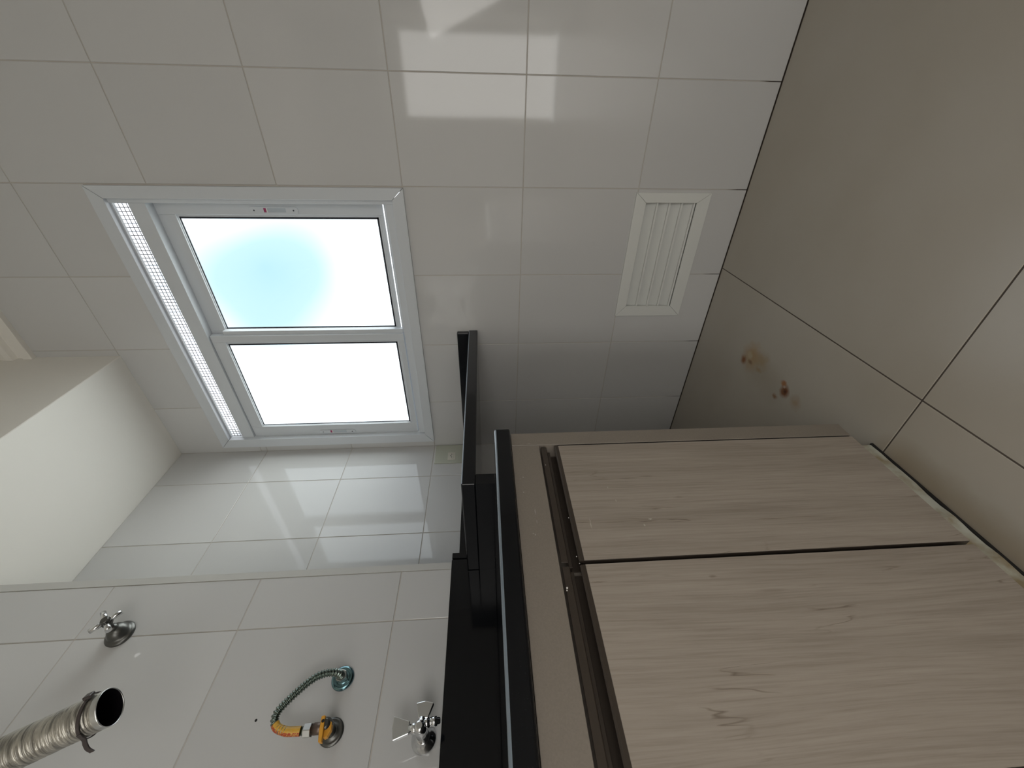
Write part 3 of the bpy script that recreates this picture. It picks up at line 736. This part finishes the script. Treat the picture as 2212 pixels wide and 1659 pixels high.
lb = [(.1925, .2400), (.1940, .2360), (.2020, .2322), (.2100, .2335), (.2145, .2385), (.2150, .2440), (.2000, .2440)]
g.prism([W(.0290, y, z) for y, z in lb], (u(.0085), 0, 0), M_YELLOW, .0010, 2)
g.lathe(W(.0443, .2105, .2444), AX, [(0, u(.0022)), (.0002, u(.0022))], M_GAP, 14)
g.build('lever', gv)
# washing-machine tap with two paddle handles
tp = empty('double_tap', W(0, .1923, .1039), 'chrome double tap with two paddle handles just above the granite upstand', 'tap')
ty, tz = .1923, .1039
g = MB(); g.lathe(W(0, ty, tz), AX, [(0, u(.0180)), (u(.0012), u(.0184)), (u(.0030), u(.0176)), (u(.0075), u(.0130)), (u(.0130), u(.0100)), (u(.0150), u(.0088))], M_CHROME, 40); g.build('escutcheon', tp)
g = MB(); g.lathe(W(.014, ty, tz), AX, [(0, u(.0090)), (u(.018), u(.0078)), (u(.028), u(.0086)), (u(.040), u(.0090)), (u(.046), u(.0068)), (u(.048), u(.004))], M_CHROME, 28)
g.lathe(W(.050, ty, tz + .004), (0, 0, 1), [(0, u(.0070)), (u(.0075), u(.0070)), (u(.0080), u(.0056)), (u(.012), u(.0056))], M_CHROME, 24)
g.lathe(W(.050, ty + .002, tz - .002), (0, 1, 0), [(0, u(.0066)), (u(.0075), u(.0066)), (u(.0080), u(.0050)), (u(.010), u(.0050))], M_CHROME, 24)
g.build('tap_body', tp)
g = MB(); g.prism([W(.0465, ty - .0062, .1190), W(.0465, ty - .0128, .1400), W(.0465, ty + .0010, .1428), W(.0465, ty + .0150, .1425), W(.0465, ty + .0080, .1190)], (u(.0072), 0, 0), M_CHROME, .0013, 2); g.build('paddle_handle', tp)
g = MB(); g.prism([W(.0465, ty + .0100, .1075), W(.0465, ty + .0285, .1125), W(.0465, ty + .0305, .0995), W(.0465, ty + .0275, .0870), W(.0465, ty + .0100, .0938)], (u(.0072), 0, 0), M_CHROME, .0013, 2); g.build('paddle_handle', tp)
g = MB(); g.lathe(W(.0500, ty + .0050, .0990), (0, .10, -1), [(0, u(.0062)), (u(.007), u(.0062)), (u(.0072), u(.0054)), (u(.0105), u(.0054)), (u(.0107), u(.0062)), (u(.0180), u(.0058)), (u(.0182), u(.0042)), (u(.0215), u(.0040)), (u(.0228), u(.003))], M_CHROME, 24)
g.build('hose_nozzle', tp)
# little drill hole
g = MB(); g.lathe(W(.0000, .2300, .3603), AX, [(0, u(.0019)), (.00025, u(.0019))], M_GAP, 16); g.build('drill_hole', wall_left_near)

# ------------------------------------------------------------------ exhaust duct hanging from the lowered ceiling
du = empty('exhaust_duct', P(-.66, .055, ZS), 'open end of a crinkled foil exhaust duct hanging beside the tiled wall', 'duct')
dd = Vector((-.1759, -.3174, .9318)); p0 = Vector((-.5771, .1949, .4420))
ctl = [p0, p0 + dd*.05, p0 + dd*.10, p0 + dd*.15, p0 + dd*.20, p0 + dd*.28, Vector((-.640, .075, .80)), Vector((-.655, .060, .90)), Vector((-.660, .055, ZS))]
cp = resample(catmull([P(*q) for q in ctl], 24), 0.0012)
R_ = u(.0196); rng = random.Random(5); rad = []
for i in range(len(cp)):
    s_ = i * .0012
    if s_ < .0105: rad.append(R_ * 1.0)
    else: rad.append(R_ * (0.985 + .009*math.sin(2*math.pi*s_/.0050) + rng.uniform(-.008, .008)))
g = MB(); g.tube(cp, rad, M_FOIL, 48, caps=False)
g.build('foil_tube', du)
ax = (cp[3] - cp[0]).normalized()
g = MB()
def ring_band(mb, base, axis, prof, m, n=48):
    a_ = axis.cross(Vector((0, 1, 0))).normalized(); b__ = axis.cross(a_)
    rg = [[mb.bm.verts.new(base + axis*d + (a_*math.cos(2*math.pi*j/n) + b__*math.sin(2*math.pi*j/n))*r) for j in range(n)] for d, r in prof]
    fs = []
    for k in range(len(rg) - 1):
        for j in range(n): fs.append(mb.bm.faces.new([rg[k][j], rg[k][(j+1) % n], rg[k+1][(j+1) % n], rg[k+1][j]]))
    i = mb.mi(m)
    for f in fs: f.material_index = i; f.smooth = True
    bmesh.ops.recalc_face_normals(mb.bm, faces=fs)
ring_band(g, cp[0], ax, [(.0090, R_*1.004), (.0010, R_*1.01), (-.0006, R_*1.0), (-.0008, R_*.975), (.0004, R_*.955), (.004, R_*.95)], M_NUT)
g.build('rim', du)
g = MB(); ring_band(g, cp[0] + ax*.0006, ax, [(d*.006, R_*(.945 - .012*(d % 2))) for d in range(22)], M_DARKIN, 40)
g.lathe(cp[0] + ax*.130, ax, [(0, R_*.93), (.001, R_*.93)], M_DARKIN, 40); g.build('duct_lining', du)
# cable tie around the duct with a free tail
q0 = cp[0].lerp(cp[1], 0); c0 = cp[22]
tie = MB(); imgdown = Vector((-.822, -.569, .022)); e1_ = (imgdown - ax*imgdown.dot(ax)).normalized(); e2_ = ax.cross(e1_)
NT = 48; ring = []
for i in range(NT):
    a_ = 2*math.pi*i/NT
    ring.append(c0 + (e1_*math.cos(a_) + e2_*math.sin(a_)) * (R_*1.04) + ax * (.007*math.cos(a_)))
def strap(mb, pts, nrm_c, wid, th, axis, m):
    rows = []
    for q, n_ in pts:
        rows.append([mb.bm.verts.new(q + axis*sx*wid/2 + n_*sy*th) for sx, sy in ((-1, 0), (1, 0), (1, 1), (-1, 1))])
    fs = []
    for i in range(len(rows) - 1):
        for r in range(4): fs.append(mb.bm.faces.new([rows[i][r], rows[i][(r+1) % 4], rows[i+1][(r+1) % 4], rows[i+1][r]]))
    fs.append(mb.bm.faces.new(list(reversed(rows[0])))); fs.append(mb.bm.faces.new(rows[-1]))
    bmesh.ops.recalc_face_normals(mb.bm, faces=fs); mb._fin([], fs, m)
rp_ = [(q, (q - c0 - ax*(q - c0).dot(ax)).normalized()) for q in ring + ring[:1]]
strap(tie, rp_, c0, .0048, .0014, ax, M_TIE)
b0 = ring[6]; n0 = e1_
tail = [ring[10], b0 + e1_*.001, b0 + e1_*.009 - e2_*.001 + ax*.002, b0 + e1_*.018 + ax*.001, b0 + e1_*.026 - ax*.003]
tc_ = catmull(tail, 6); strap(tie, [(q, e2_) for q in tc_], c0, .0062, .0022, ax, M_TIE)
hb = ring[NT//2]; tie.prism([hb - ax*.006 + e2_*.006, hb + ax*.006 + e2_*.006, hb + ax*.006 - e2_*.006, hb - ax*.006 - e2_*.006], -e1_*.0055, M_TIE, .001)
tie.build('cable_tie', du)
